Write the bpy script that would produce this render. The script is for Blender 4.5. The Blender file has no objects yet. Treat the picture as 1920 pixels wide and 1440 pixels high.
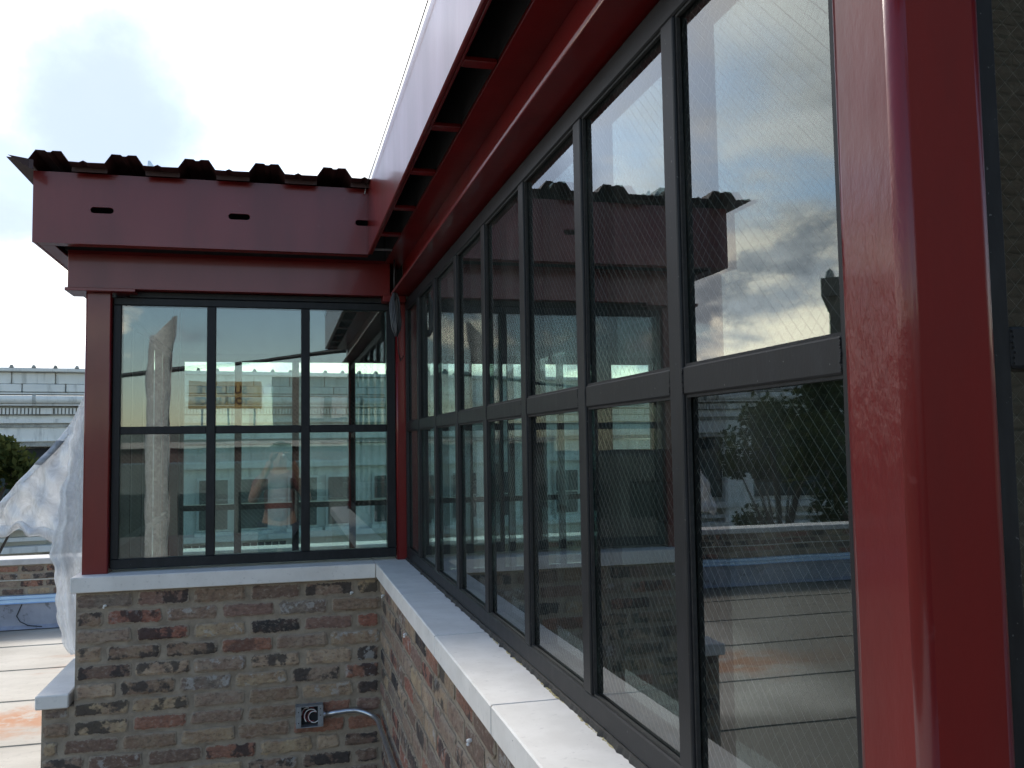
import bpy, bmesh, math, random
from mathutils import Vector, Matrix
R = math.radians
rnd = random.Random(7)
sc = bpy.context.scene
col = sc.collection

# ------------------------------------------------------------------ camera
YAW, PIT, ROL = 0.2526, 0.0664, -0.0153
CX, CZ = -0.515, 1.6
cam_d = bpy.data.cameras.new('camera'); cam = bpy.data.objects.new('camera', cam_d); col.objects.link(cam)
F = Vector((math.sin(YAW)*math.cos(PIT), math.cos(YAW)*math.cos(PIT), math.sin(PIT)))
Rt = Vector((math.cos(YAW), -math.sin(YAW), 0)); Up = Rt.cross(F)
r_ = Rt*math.cos(ROL)+Up*math.sin(ROL); u_ = Up*math.cos(ROL)-Rt*math.sin(ROL)
M = Matrix((r_, u_, -F)).transposed().to_4x4(); M.translation = Vector((CX, 0, CZ))
cam.matrix_world = M
cam_d.sensor_width = 36; cam_d.lens = 36*1676.9/1920; cam_d.clip_start = 0.02; cam_d.clip_end = 2000
sc.camera = cam
sc.view_settings.view_transform = 'Standard'; sc.view_settings.look = 'None'
sc.view_settings.exposure = 0.78; sc.view_settings.gamma = 1; sc.view_settings.use_curve_mapping = False
sc.render.resolution_x = 1024; sc.render.resolution_y = 768

# ------------------------------------------------------------------ sun and sky
SUN_EL, SUN_AZ = R(46), R(-9)          # azimuth from +Y towards +X
sd = Vector((math.sin(SUN_AZ)*math.cos(SUN_EL), math.cos(SUN_AZ)*math.cos(SUN_EL), math.sin(SUN_EL)))
sun_d = bpy.data.lights.new('sun', 'SUN'); sun_d.energy = 1.7; sun_d.angle = R(12); sun_d.color = (1, .94, .86)
sun = bpy.data.objects.new('sun', sun_d); col.objects.link(sun)
sun.rotation_euler = (-sd).to_track_quat('-Z', 'Y').to_euler(); sun.location = (0, 0, 30)

w = bpy.data.worlds.new('World'); sc.world = w; w.use_nodes = True
wn = w.node_tree.nodes; wl = w.node_tree.links; wn.clear()

class NT:
    """little node helper"""
    def __init__(s, nt): s.n = nt.nodes; s.l = nt.links
    def put(s, node, key, v):
        if hasattr(v, 'links') or isinstance(v, bpy.types.NodeSocket): s.l.new(v, node.inputs[key])
        else: node.inputs[key].default_value = v
    def math(s, op, a, b=0.0, c=None, clamp=False):
        m = s.n.new('ShaderNodeMath'); m.operation = op; m.use_clamp = clamp
        s.put(m, 0, a); s.put(m, 1, b)
        if c is not None: s.put(m, 2, c)
        return m.outputs[0]
    def vmath(s, op, a, b=(0, 0, 0)):
        m = s.n.new('ShaderNodeVectorMath'); m.operation = op
        s.put(m, 0, a)
        if op == 'SCALE': s.put(m, 'Scale', b)
        else: s.put(m, 1, b)
        return m.outputs['Value'] if op in ('DOT_PRODUCT', 'LENGTH') else m.outputs[0]
    def noise(s, vec, scale, detail=4, rough=.55, dist=0.0, out=0):
        t = s.n.new('ShaderNodeTexNoise'); s.put(t, 'Vector', vec); s.put(t, 'Scale', scale)
        s.put(t, 'Detail', detail); s.put(t, 'Roughness', rough); s.put(t, 'Distortion', dist)
        return t.outputs[out]
    def ss(s, v, a, b, lo=0.0, hi=1.0):
        m = s.n.new('ShaderNodeMapRange'); m.interpolation_type = 'SMOOTHSTEP'
        s.put(m, 0, v); s.put(m, 1, a); s.put(m, 2, b); s.put(m, 3, lo); s.put(m, 4, hi); return m.outputs[0]
    def mix(s, f, a, b, mode='MIX'):
        m = s.n.new('ShaderNodeMix'); m.data_type = 'RGBA'; m.blend_type = mode
        s.put(m, 0, f)
        for k, v in ((6, a), (7, b)):
            if isinstance(v, tuple) and len(v) == 3: v = (*v, 1)
            s.put(m, k, v)
        return m.outputs[2]
    def ramp(s, f, stops, interp='LINEAR'):
        r = s.n.new('ShaderNodeValToRGB'); r.color_ramp.interpolation = interp
        e = r.color_ramp.elements
        while len(e) < len(stops): e.new(.5)
        for i, (p, c) in enumerate(stops): e[i].position = p; e[i].color = (*c, 1)
        s.put(r, 0, f); return r.outputs[0]
    def comb(s, x, y, z):
        m = s.n.new('ShaderNodeCombineXYZ'); s.put(m, 0, x); s.put(m, 1, y); s.put(m, 2, z); return m.outputs[0]
    def sep(s, v):
        m = s.n.new('ShaderNodeSeparateXYZ'); s.put(m, 0, v); return m.outputs

W_ = NT(w.node_tree)
tc = wn.new('ShaderNodeTexCoord'); dirv = W_.vmath('NORMALIZE', tc.outputs['Generated'])
dx, dy, dz = W_.sep(dirv)
sky = wn.new('ShaderNodeTexSky'); sky.sky_type = 'NISHITA'; sky.sun_disc = False
sky.sun_elevation = SUN_EL; sky.sun_rotation = SUN_AZ; sky.air_density = 1.2; sky.dust_density = .5; sky.ozone_density = 1.6
zz = W_.math('ADD', W_.math('MAXIMUM', dz, 0.0), .16)
pl = W_.comb(W_.math('DIVIDE', dx, zz), W_.math('DIVIDE', dy, zz), 0.0)
toward = W_.vmath('DOT_PRODUCT', dirv, tuple(sd))
cover = W_.ss(dy, -.35, .45, -.12, .145)                       # more cloud on the sunny side
n1 = W_.noise(W_.vmath('ADD', pl, (2.3, 7.1, 0.0)), .85, 7, .55, .35)
m1 = W_.ss(W_.math('ADD', n1, cover), .50, .64)
n2 = W_.noise(W_.vmath('ADD', pl, (5.3, 1.4, 3.0)), 1.5, 6, .5, .2)
body = W_.ss(n2, .38, .70)
glow = W_.math('POWER', W_.math('MAXIMUM', toward, 0.0), 11.0)
thick = W_.mix(body, (2.05, 2.4, 3.0), (7.6, 7.7, 7.8))
thick = W_.mix(W_.math('MULTIPLY', glow, .9, clamp=True), thick, (12.4, 11.9, 11.0))
clouds = W_.mix(m1, sky.outputs[0], thick)
# low cumulus bank over the roofs
n3 = W_.noise(W_.vmath('MULTIPLY', dirv, (1, 1, 2.0)), 5.2, 9, .58, .15)
low = W_.math('MULTIPLY', W_.ss(dz, .30, .10), W_.ss(W_.math('ADD', n3, W_.math('MULTIPLY', cover, .6)), .47, .55))
n4 = W_.noise(W_.vmath('MULTIPLY', dirv, (1, 1, 2.4)), 9.0, 6, .55)
cum = W_.mix(W_.ss(n4, .38, .62), (5.6, 6.0, 6.6), (16.5, 14.8, 11.8))
clouds = W_.mix(low, clouds, cum)
# bright thin haze in front of the hidden sun
veil = W_.ss(W_.noise(W_.vmath('ADD', dirv, (4.4, .3, .9)), 2.6, 5, .5), .40, .56)
clouds = W_.mix(W_.math('MULTIPLY', W_.math('MULTIPLY', glow, .75), veil, clamp=True), clouds, (13.0, 12.4, 11.4))
# the one blue-grey break in the bright cloud, upper left of the view
hd = Vector((-.175, .93, .325)).normalized()
wob = W_.vmath('SCALE', W_.vmath('SUBTRACT', W_.noise(dirv, 9.0, 6, .6, out=1), (.5, .5, .5)), .11)
hole = W_.ss(W_.vmath('DOT_PRODUCT', W_.vmath('NORMALIZE', W_.vmath('ADD', dirv, wob)), tuple(hd)), .9925, .9992)
hd2 = Vector((-.262, .935, .25)).normalized()
hole2 = W_.ss(W_.vmath('DOT_PRODUCT', W_.vmath('NORMALIZE', W_.vmath('ADD', dirv, wob)), tuple(hd2)), .9950, .9995)
clouds = W_.mix(W_.math('MULTIPLY', W_.math('MAXIMUM', hole, W_.math('MULTIPLY', hole2, .9)), .93), clouds, (2.7, 3.2, 4.3))
bg = wn.new('ShaderNodeBackground'); wl.new(clouds, bg.inputs[0]); bg.inputs[1].default_value = .15
wo = wn.new('ShaderNodeOutputWorld'); wl.new(bg.outputs[0], wo.inputs[0])

# ------------------------------------------------------------------ materials
def mat(name, fn):
    m = bpy.data.materials.new(name); m.use_nodes = True; m.node_tree.nodes.clear()
    T = NT(m.node_tree); out = T.n.new('ShaderNodeOutputMaterial')
    T.l.new(fn(T, m), out.inputs[0]); return m
def pb(T, color, rough=.6, metal=0.0, bump=None, bstr=.3, bdist=.002, **kw):
    p = T.n.new('ShaderNodeBsdfPrincipled')
    if isinstance(color, tuple): color = (*color[:3], 1)
    T.put(p, 'Base Color', color); T.put(p, 'Roughness', rough); T.put(p, 'Metallic', metal)
    for k, v in kw.items(): T.put(p, k.replace('_', ' '), v)
    if bump is not None:
        b = T.n.new('ShaderNodeBump'); T.put(b, 'Strength', bstr); T.put(b, 'Distance', bdist); T.l.new(bump, b.inputs['Height'])
        T.l.new(b.outputs[0], p.inputs['Normal'])
    return p.outputs[0]
def objc(T):
    return T.n.new('ShaderNodeTexCoord').outputs['Object']
def wpos(T):
    return T.n.new('ShaderNodeNewGeometry').outputs['Position']
def orand(T):
    return T.n.new('ShaderNodeObjectInfo').outputs['Random']

def f_red(T, m, runs=False):
    p = wpos(T)
    st = T.vmath('MULTIPLY', p, (1, 1, .25))
    dirt = T.noise(st, 6, 6, .6)
    c = T.mix(T.ss(dirt, .35, .75), (.165, .0085, .0088), (.120, .0072, .0075))
    spots = T.ss(T.noise(p, 38, 3, .5), .70, .76)
    c = T.mix(T.math('MULTIPLY', spots, .22), c, (.24, .07, .07))
    fine = T.noise(T.vmath('MULTIPLY', p, (1, 1, .45)), 95 if runs else 260, 4, .6)
    broad = T.noise(T.vmath('MULTIPLY', p, (1, 1, .35)), 42, 3, .55)
    z = T.sep(p)[2]
    if runs:
        nx_ = T.ss(T.sep(T.n.new('ShaderNodeNewGeometry').outputs['Normal'])[0], -.55, -.8)
        band = T.math('MULTIPLY', T.math('MULTIPLY', T.ss(z, 1.88, 1.76), nx_), T.ss(z, 1.48, 1.66))
        h = T.math('ADD', T.math('MULTIPLY', fine, T.math('ADD', .25, T.math('MULTIPLY', band, 1.6))), T.math('MULTIPLY', broad, T.math('ADD', .6, T.math('MULTIPLY', band, 2.2))))
    else:
        h = T.math('ADD', T.math('MULTIPLY', fine, .25), T.math('MULTIPLY', broad, .5))
    return pb(T, c, T.math('ADD', .24, T.math('MULTIPLY', dirt, .16)), bump=h, bstr=.55 if runs else .34, bdist=.0022 if runs else .0012, Coat_Weight=.30, Coat_Roughness=.09, Specular_IOR_Level=.36)
RED = mat('red_gloss_paint', f_red)
REDC = mat('red_brushed_paint', lambda T, m: f_red(T, m, True))
def f_frame(T, m):
    p = wpos(T)
    n = T.noise(T.vmath('MULTIPLY', p, (1, 1, .3)), 34, 6, .65)
    c = T.mix(T.ss(n, .4, .75), (.008, .0093, .011), (.020, .0213, .0232))
    sp = T.ss(T.noise(p, 190, 2, .5), .71, .77)
    c = T.mix(T.math('MULTIPLY', sp, .45), c, (.25, .25, .24))
    return pb(T, c, T.math('ADD', .38, T.math('MULTIPLY', n, .25)), Specular_IOR_Level=.30, bump=T.noise(T.vmath('MULTIPLY', p, (1, 1, .5)), 220, 4, .6), bstr=.25, bdist=.0006)
FRAME = mat('charcoal_steel_paint', f_frame)
def f_sill(T, m):
    p = wpos(T)
    n = T.noise(p, 9, 6, .6); g = T.noise(p, 60, 5, .6)
    c = T.mix(T.ss(n, .3, .7), (.78, .75, .70), (.68, .65, .60))
    c = T.mix(T.math('MULTIPLY', T.ss(g, .58, .72), .35), c, (.42, .40, .37))
    sp = T.ss(T.noise(p, 85, 2, .5), .765, .79)
    c = T.mix(T.math('MULTIPLY', sp, .7), c, (.12, .11, .10))
    return pb(T, c, .75, bump=T.noise(p, 420, 4, .6), bstr=.25, bdist=.0006)
SILL = mat('cast_limestone', f_sill)
def f_brick(T, m):
    o = objc(T); r = orand(T)
    off = T.comb(T.math('MULTIPLY', r, 91.0), T.math('MULTIPLY', r, 37.0), T.math('MULTIPLY', r, 53.0))
    p = T.vmath('ADD', o, off)
    stops = [(0, (0.289, 0.206, 0.138)), (0.09, (0.393, 0.289, 0.188)), (0.18, (0.327, 0.132, 0.088)), (0.25, (0.196, 0.135, 0.100)), (0.35, (0.445, 0.339, 0.211)), (0.45, (0.302, 0.220, 0.159)), (0.55, (0.327, 0.157, 0.103)), (0.63, (0.039, 0.038, 0.037)), (0.69, (0.341, 0.263, 0.193)), (0.78, (0.262, 0.163, 0.127)), (0.86, (0.223, 0.182, 0.147)), (0.94, (0.472, 0.357, 0.246))]
    c = T.ramp(r, stops, 'CONSTANT')
    v1 = T.noise(p, 17, 5, .6); v2 = T.noise(T.vmath('MULTIPLY', p, (1, 1, 1.6)), 55, 6, .65)
    c = T.mix(T.ss(v1, .35, .7), c, T.mix(.5, c, (.19, .10, .075)))
    c = T.mix(T.math('MULTIPLY', T.ss(v2, .50, .68), .55), c, (.065, .056, .05))
    c = T.mix(T.math('MULTIPLY', T.ss(v2, .48, .32), .5), c, (.40, .34, .27))
    r2 = T.math('FRACT', T.math('MULTIPLY', r, 17.31))
    scorch = T.math('MULTIPLY', T.ss(r2, .62, .70), T.ss(T.noise(p, 13, 4, .6), .47, .55))
    c = T.mix(T.math('MULTIPLY', scorch, .8), c, (.030, .030, .032))
    white = T.math('MULTIPLY', T.ss(T.math('FRACT', T.math('MULTIPLY', r, 7.77)), .76, .84), T.ss(T.noise(p, 24, 6, .7), .53, .60))
    c = T.mix(T.math('MULTIPLY', white, .6), c, (.46, .45, .42))
    # mortar smeared over the arrises
    x, y, z = T.sep(o)
    sx = T.n.new('ShaderNodeAttribute'); sx.attribute_name = 'rim'
    e = T.math('ADD', sx.outputs['Fac'], T.math('MULTIPLY', T.math('SUBTRACT', T.noise(p, 34, 6, .72), .5), 3.1))
    c = T.mix(T.ss(e, .46, .80), c, (.315, .258, .195))
    h = T.math('ADD', T.noise(p, 75, 7, .75), T.math('MULTIPLY', T.noise(p, 28, 4, .6), 1.6))
    return pb(T, c, .88, bump=h, bstr=1.0, bdist=.006)
BRICK = mat('reclaimed_common_brick', f_brick)
def f_mortar(T, m):
    p = wpos(T)
    n = T.noise(p, 14, 6, .65)
    c = T.mix(T.ss(n, .3, .7), (.235, .19, .142), (.38, .32, .245))
    return pb(T, c, .95, bump=T.math('ADD', T.noise(p, 240, 5, .7), T.math('MULTIPLY', n, 2)), bstr=.8, bdist=.003)
MORTAR = mat('brown_grey_mortar', f_mortar)
def simple(name, c, rough=.6, metal=0., ns=30, var=.25, bs=.2, bd=.001, **kw):
    def f(T, m):
        p = objc(T); n = T.noise(p, ns, 5, .6)
        cc = T.mix(T.ss(n, .3, .75), tuple(x*(1-var) for x in c), tuple(min(1, x*(1+var)) for x in c))
        return pb(T, cc, rough, metal, bump=T.noise(p, ns*6, 4, .6), bstr=bs, bdist=bd, **kw)
    return mat(name, f)
DARK = simple('void_shade_and_dark_parts', (.022, .024, .027), .8)  # near-black for dark parts, and for shade put into the canopy void
RUBBER = simple('black_cable_rubber', (.02, .02, .022), .45)
COIL = simple('dark_grey_cable', (.085, .087, .09), .4)  # lighter than the cord so the loops stand out
GALV = simple('galvanised_steel', (.52, .54, .56), .32, .9, 40, .15)
GALVD = simple('dull_galvanised_box', (.30, .32, .34), .5, .6, 30, .2)
WIREW = simple('white_wire', (.75, .74, .72), .4)
WIRER = simple('dark_red_wire', (.23, .02, .03), .4)
STEELWIRE = simple('polished_wire', (.155, .155, .145), .5, .2)
FOAM = simple('yellow_foam', (.50, .43, .22), .9, 0, 90, .3, .8, .004)
SEAL = simple('black_sealant', (.018, .018, .017), .6, 0, 120, .4, .8, .003)
PLUG = simple('white_plastic_plug', (.78, .77, .74), .5)
TERRA = None
def f_terra(T, m):
    p = wpos(T)
    n = T.noise(p, .9, 7, .65); s = T.noise(T.vmath('MULTIPLY', p, (3, 3, .5)), 1.6, 6, .65)
    c = T.mix(T.ss(n, .3, .7), (.64, .64, .59), (.74, .73, .68))
    c = T.mix(T.math('MULTIPLY', T.ss(s, .5, .74), .6), c, (.26, .26, .235))
    return pb(T, c, .5, bump=T.noise(p, 8, 5, .6), bstr=.3, bdist=.03)
TERRA = mat('white_glazed_terracotta', f_terra)
def f_terrad(T, m):
    p = wpos(T); n = T.noise(p, 2.5, 6, .7)
    return pb(T, T.mix(T.ss(n, .35, .65), (.22, .22, .20), (.42, .42, .38)), .6, bump=n, bstr=.5, bdist=.05)
TERRAD = mat('weathered_terracotta_ornament', f_terrad)
def f_membrane(T, m):
    p = wpos(T); x, y, z = T.sep(p)
    n = T.noise(T.vmath('MULTIPLY', p, (.7, 1.6, 1)), 1.1, 7, .62); f = T.noise(p, 22, 6, .65)
    c = T.mix(T.ss(n, .32, .68), (.53, .485, .41), (.39, .35, .29))
    c = T.mix(T.math('MULTIPLY', T.ss(f, .52, .72), .3), c, (.24, .22, .19))
    rust = T.noise(T.vmath('ADD', T.vmath('MULTIPLY', p, (.6, 1.3, 1)), (3.1, 1.55, 0)), .8, 6, .68, .4)
    c = T.mix(T.math('MULTIPLY', T.ss(rust, .54, .68), .85), c, (.36, .145, .055))
    sy = T.ss(T.math('ABSOLUTE', T.math('ADD', T.math('SUBTRACT', y, 5.95), T.math('MULTIPLY', T.math('SUBTRACT', T.noise(p, 1.6, 5, .7), .5), 1.1))), .42, .08)
    sx = T.math('MULTIPLY', T.ss(x, -6.2, -4.6), T.ss(x, -1.45, -2.0))
    c = T.mix(T.math('MULTIPLY', T.math('MULTIPLY', sy, sx), T.ss(T.noise(p, 5, 5, .7), .35, .55)), c, (.42, .17, .06))
    browned = T.ss(T.math('ADD', x, T.math('MULTIPLY', T.noise(p, .9, 4, .6), .9)), -2.0, -2.9)  # membrane turns dark brown far left and towards the camera
    browned = T.math('MAXIMUM', browned, T.ss(T.math('ADD', y, T.math('MULTIPLY', T.noise(p, 1.3, 4, .6), .8)), 5.5, 5.0))
    c = T.mix(T.math('MULTIPLY', browned, .85), c, (.105, .083, .058))
    black = T.ss(T.noise(p, 60, 3, .6), .69, .74)
    c = T.mix(T.math('MULTIPLY', black, .5), c, (.10, .09, .08))
    return pb(T, c, .7, bump=f, bstr=.3, bdist=.004)
MEMB = mat('weathered_roof_membrane', f_membrane)
def f_lav(T, m):
    p = wpos(T); n = T.noise(p, 4, 6, .65)
    c = T.mix(T.ss(n, .3, .7), (.33, .335, .38), (.23, .235, .27))
    c = T.mix(T.math('MULTIPLY', T.ss(T.noise(p, 9, 6, .7), .58, .66), .7), c, (.07, .07, .08))
    return pb(T, c, .55, bump=n, bstr=.3, bdist=.01)
LAV = mat('grey_lavender_base_flashing', f_lav)
BLUE = simple('sky_tinted_metal_flashing', (.33, .47, .66), .3, .35, 3, .12)  # blue of the reflected sky is put into the metal's base colour
CAP = simple('pale_parapet_coping', (.55, .52, .49), .7, 0, 8, .12)
def glassf(tint, boost=1.0, rough=.0, base=.0):
    def f(T, m):
        g = T.n.new('ShaderNodeNewGeometry')
        cs = T.math('ABSOLUTE', T.vmath('DOT_PRODUCT', g.outputs['Incoming'], g.outputs['Normal']))
        fr = T.math('ADD', .043, T.math('MULTIPLY', T.math('POWER', T.math('SUBTRACT', 1.0, cs), 4.2), .957))
        fr = T.math('MULTIPLY', T.math('DIVIDE', T.math('MULTIPLY', fr, 2.0), T.math('ADD', 1.0, fr)), boost)
        fr = T.math('MINIMUM', T.math('ADD', fr, base), 1.0)
        t = T.n.new('ShaderNodeBsdfTransparent'); t.inputs[0].default_value = (*tint, 1)
        gl = T.n.new('ShaderNodeBsdfGlossy'); gl.inputs['Roughness'].default_value = rough; gl.inputs[0].default_value = (.97, .99, 1, 1)
        p = g.outputs['Position']
        b = T.n.new('ShaderNodeBump'); T.put(b, 'Strength', .05); T.put(b, 'Distance', .004)
        T.l.new(T.noise(p, 3.1, 2, .5), b.inputs['Height']); T.l.new(b.outputs[0], gl.inputs['Normal'])
        mx = T.n.new('ShaderNodeMixShader'); T.put(mx, 0, fr); T.l.new(t.outputs[0], mx.inputs[1]); T.l.new(gl.outputs[0], mx.inputs[2])
        df = T.n.new('ShaderNodeBsdfDiffuse'); df.inputs[0].default_value = (.45, .44, .40, 1)
        du = T.noise(T.vmath('MULTIPLY', p, (1, 1, .35)), 7, 6, .65); sp = T.ss(T.noise(p, 130, 2, .5), .70, .76)
        m2 = T.n.new('ShaderNodeMixShader'); T.put(m2, 0, T.math('ADD', T.ss(du, .42, .75, .004, .045), T.math('MULTIPLY', sp, .10)))
        T.l.new(mx.outputs[0], m2.inputs[1]); T.l.new(df.outputs[0], m2.inputs[2])
        return m2.outputs[0]
    return f
GLASS = mat('double_glazing', glassf((.77, .865, .845), .45, base=.058))
DGLASS = simple('dull_blue_window_glass', (.05, .068, .068), .12, 0, 2, .3, .05)
def f_plastic(T, m):
    p = wpos(T); n = T.noise(T.vmath('MULTIPLY', p, (1, 1, .5)), 12, 6, .65, .8)
    d = T.n.new('ShaderNodeBsdfDiffuse'); d.inputs[0].default_value = (.90, .91, .92, 1)
    tr = T.n.new('ShaderNodeBsdfTranslucent'); tr.inputs[0].default_value = (.82, .84, .87, 1)
    a = T.n.new('ShaderNodeMixShader'); a.inputs[0].default_value = .5; T.l.new(d.outputs[0], a.inputs[1]); T.l.new(tr.outputs[0], a.inputs[2])
    t = T.n.new('ShaderNodeBsdfTransparent'); t.inputs[0].default_value = (.93, .95, .97, 1)
    gl = T.n.new('ShaderNodeBsdfGlossy'); gl.inputs['Roughness'].default_value = .16
    bm = T.n.new('ShaderNodeBump'); T.put(bm, 'Strength', .6); T.put(bm, 'Distance', .035); T.l.new(n, bm.inputs['Height'])
    for q in (d, tr, gl): T.l.new(bm.outputs[0], q.inputs['Normal'])
    b = T.n.new('ShaderNodeMixShader'); T.put(b, 0, T.ss(n, .34, .66, .62, .20)); T.l.new(a.outputs[0], b.inputs[1]); T.l.new(t.outputs[0], b.inputs[2])
    c = T.n.new('ShaderNodeMixShader'); c.inputs[0].default_value = .10; T.l.new(b.outputs[0], c.inputs[1]); T.l.new(gl.outputs[0], c.inputs[2])
    return c.outputs[0]
PLASTIC = mat('milky_plastic_film', f_plastic)
TAPE = simple('grey_tape', (.33, .34, .36), .4)
DECK = simple('dark_red_primed_deck', (.040, .012, .012), .6, 0, 9, .35)
def leafm(name, a, b):
    def f(T, m):
        p = wpos(T); c = T.mix(T.ss(T.noise(p, 1.5, 4, .7), .35, .65), a, b)
        d = T.n.new('ShaderNodeBsdfDiffuse'); T.l.new(c, d.inputs[0]); t = T.n.new('ShaderNodeBsdfTranslucent'); T.l.new(c, t.inputs[0])
        x = T.n.new('ShaderNodeMixShader'); x.inputs[0].default_value = .35; T.l.new(d.outputs[0], x.inputs[1]); T.l.new(t.outputs[0], x.inputs[2]); return x.outputs[0]
    return mat(name, f)
LEAF = leafm('green_leaves', (.026, .040, .014), (.075, .085, .028))
BARK = simple('grey_bark', (.09, .07, .055), .9, 0, 8, .3, .6, .02)
ASPH = simple('asphalt', (.05, .05, .05), .9, 0, 1.2, .25)
CONC = simple('pale_concrete', (.32, .31, .29), .85, 0, .8, .15)
TOWERB = simple('dark_tower_brick', (.13, .115, .095), .9, 0, 2.2, .35, .7, .05)
BEIGE = simple('beige_masonry', (.24, .215, .185), .85, 0, .7, .2)
YELLOW = simple('yellow_billboard_sheet', (.50, .33, .12), .55, 0, 1.0, .12)
INK = simple('billboard_dark_ink', (.12, .05, .02), .6)
GREYB = simple('grey_green_cladding', (.17, .20, .19), .7, 0, .5, .2)
PINKB = simple('dusty_red_brick', (.13, .095, .085), .9, 0, 1.5, .25)
NBRICK = simple('dark_brown_brick', (.055, .045, .036), .95, 0, 14, .45, .8, .004)  # base colour darkened so the wall's mirror image stays dim
NMORT = simple('dark_mortar', (.075, .068, .058), .95, 0, 20, .3)
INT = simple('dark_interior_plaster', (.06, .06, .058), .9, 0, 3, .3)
SKIN = simple('skin', (.42, .24, .17), .5, 0, 20, .08)
HAIR = simple('dark_grey_hair', (.05, .04, .035), .7, 0, 60, .4, .8, .004)
SHIRT = simple('dusty_red_shirt', (.26, .12, .11), .85, 0, 25, .15)
JEANS = simple('dark_trousers', (.04, .05, .075), .85, 0, 25, .2)
PHONE = simple('black_phone_shell', (.015, .015, .017), .25)

# ------------------------------------------------------------------ object helpers
ORG = {}
def tag(o, label=None, cat=None, group=None, kind=None):
    if label: o['label'] = label
    if cat: o['category'] = cat
    if group: o['group'] = group
    if kind: o['kind'] = kind
    return o
def empty(name, loc, label=None, cat=None, group=None, rz=0.0):
    o = bpy.data.objects.new(name, None); col.objects.link(o); o.location = loc; o.rotation_euler = (0, 0, rz)
    o.empty_display_size = .1
    ORG[o.name] = Vector(loc) if rz == 0 else Vector((0, 0, 0))
    return tag(o, label, cat, group)
def link(name, me, m, parent=None, center=True, smooth=False):
    if m is not None: me.materials.append(m)
    if smooth:
        for p in me.polygons: p.use_smooth = True
    o = bpy.data.objects.new(name, me); col.objects.link(o)
    c = Vector((0, 0, 0))
    if center and len(me.vertices):
        xs = [v.co for v in me.vertices]
        lo = Vector([min(v[i] for v in xs) for i in range(3)]); hi = Vector([max(v[i] for v in xs) for i in range(3)])
        c = (lo+hi)/2
        if parent is None: c.z = lo.z
        me.transform(Matrix.Translation(-c))
    ORG[o.name] = c.copy()
    if parent: o.parent = parent; o.location = c-ORG[parent.name]
    else: o.location = c
    return o
class MB:
    """collects shapes into one mesh"""
    def __init__(s): s.bm = bmesh.new()
    def box(s, x0, x1, y0, y1, z0, z1, bev=0.0, seg=1):
        r = bmesh.ops.create_cube(s.bm, size=1.0)
        for v in r['verts']:
            v.co = Vector(((x0+x1)/2+v.co.x*(x1-x0), (y0+y1)/2+v.co.y*(y1-y0), (z0+z1)/2+v.co.z*(z1-z0)))
        if bev > 0:
            es = list({e for v in r['verts'] for e in v.link_edges})
            bmesh.ops.bevel(s.bm, geom=es, offset=bev, segments=seg, affect='EDGES', profile=.5)
        return s
    def poly(s, pts):
        vs = [s.bm.verts.new(p) for p in pts]; s.bm.faces.new(vs); return s
    def grid(s, rows):
        vv = [[s.bm.verts.new(p) for p in row] for row in rows]
        for a, b in zip(vv, vv[1:]):
            for i in range(len(a)-1): s.bm.faces.new((a[i], a[i+1], b[i+1], b[i]))
        return s
    def prism(s, pts, d):
        """closed polygon pts extruded by vector d"""
        d = Vector(d); n = len(pts)
        a = [s.bm.verts.new(p) for p in pts]; b = [s.bm.verts.new(Vector(p)+d) for p in pts]
        s.bm.faces.new(a[::-1]); s.bm.faces.new(b)
        for i in range(n): s.bm.faces.new((a[i], a[(i+1) % n], b[(i+1) % n], b[i]))
        return s
    def tube(s, pts, r, n=8, cap=True):
        pts = [Vector(p) for p in pts]; rs = r if isinstance(r, (list, tuple)) else [r]*len(pts)
        ref = None; rings = []
        for i, p in enumerate(pts):
            t = (pts[min(i+1, len(pts)-1)]-pts[max(i-1, 0)]).normalized()
            if ref is None:
                ref = t.orthogonal().normalized()
            ref = (ref-t*ref.dot(t)).normalized(); bn = t.cross(ref)
            rings.append([s.bm.verts.new(p+(ref*math.cos(2*math.pi*k/n)+bn*math.sin(2*math.pi*k/n))*rs[i]) for k in range(n)])
        for a, b in zip(rings, rings[1:]):
            for k in range(n): s.bm.faces.new((a[k], a[(k+1) % n], b[(k+1) % n], b[k]))
        if cap: s.bm.faces.new(rings[0][::-1]); s.bm.faces.new(rings[-1])
        return s
    def blob(s, c, r, sub=1, sq=(1, 1, 1)):
        q = bmesh.ops.create_icosphere(s.bm, subdivisions=sub, radius=r)
        for v in q['verts']: v.co = Vector((v.co.x*sq[0], v.co.y*sq[1], v.co.z*sq[2]))*rnd.uniform(.85, 1.15)+Vector(c)
        return s
    def mesh(s, name):
        bmesh.ops.recalc_face_normals(s.bm, faces=s.bm.faces); me = bpy.data.meshes.new(name); s.bm.to_mesh(me); s.bm.free(); return me
    def build(s, name, m, parent=None, smooth=False, center=True): return link(name, s.mesh(name), m, parent, center, smooth)
def B(name, m, parent, *a, bev=0.0, seg=1): return MB().box(*a, bev=bev, seg=seg).build(name, m, parent)

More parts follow.
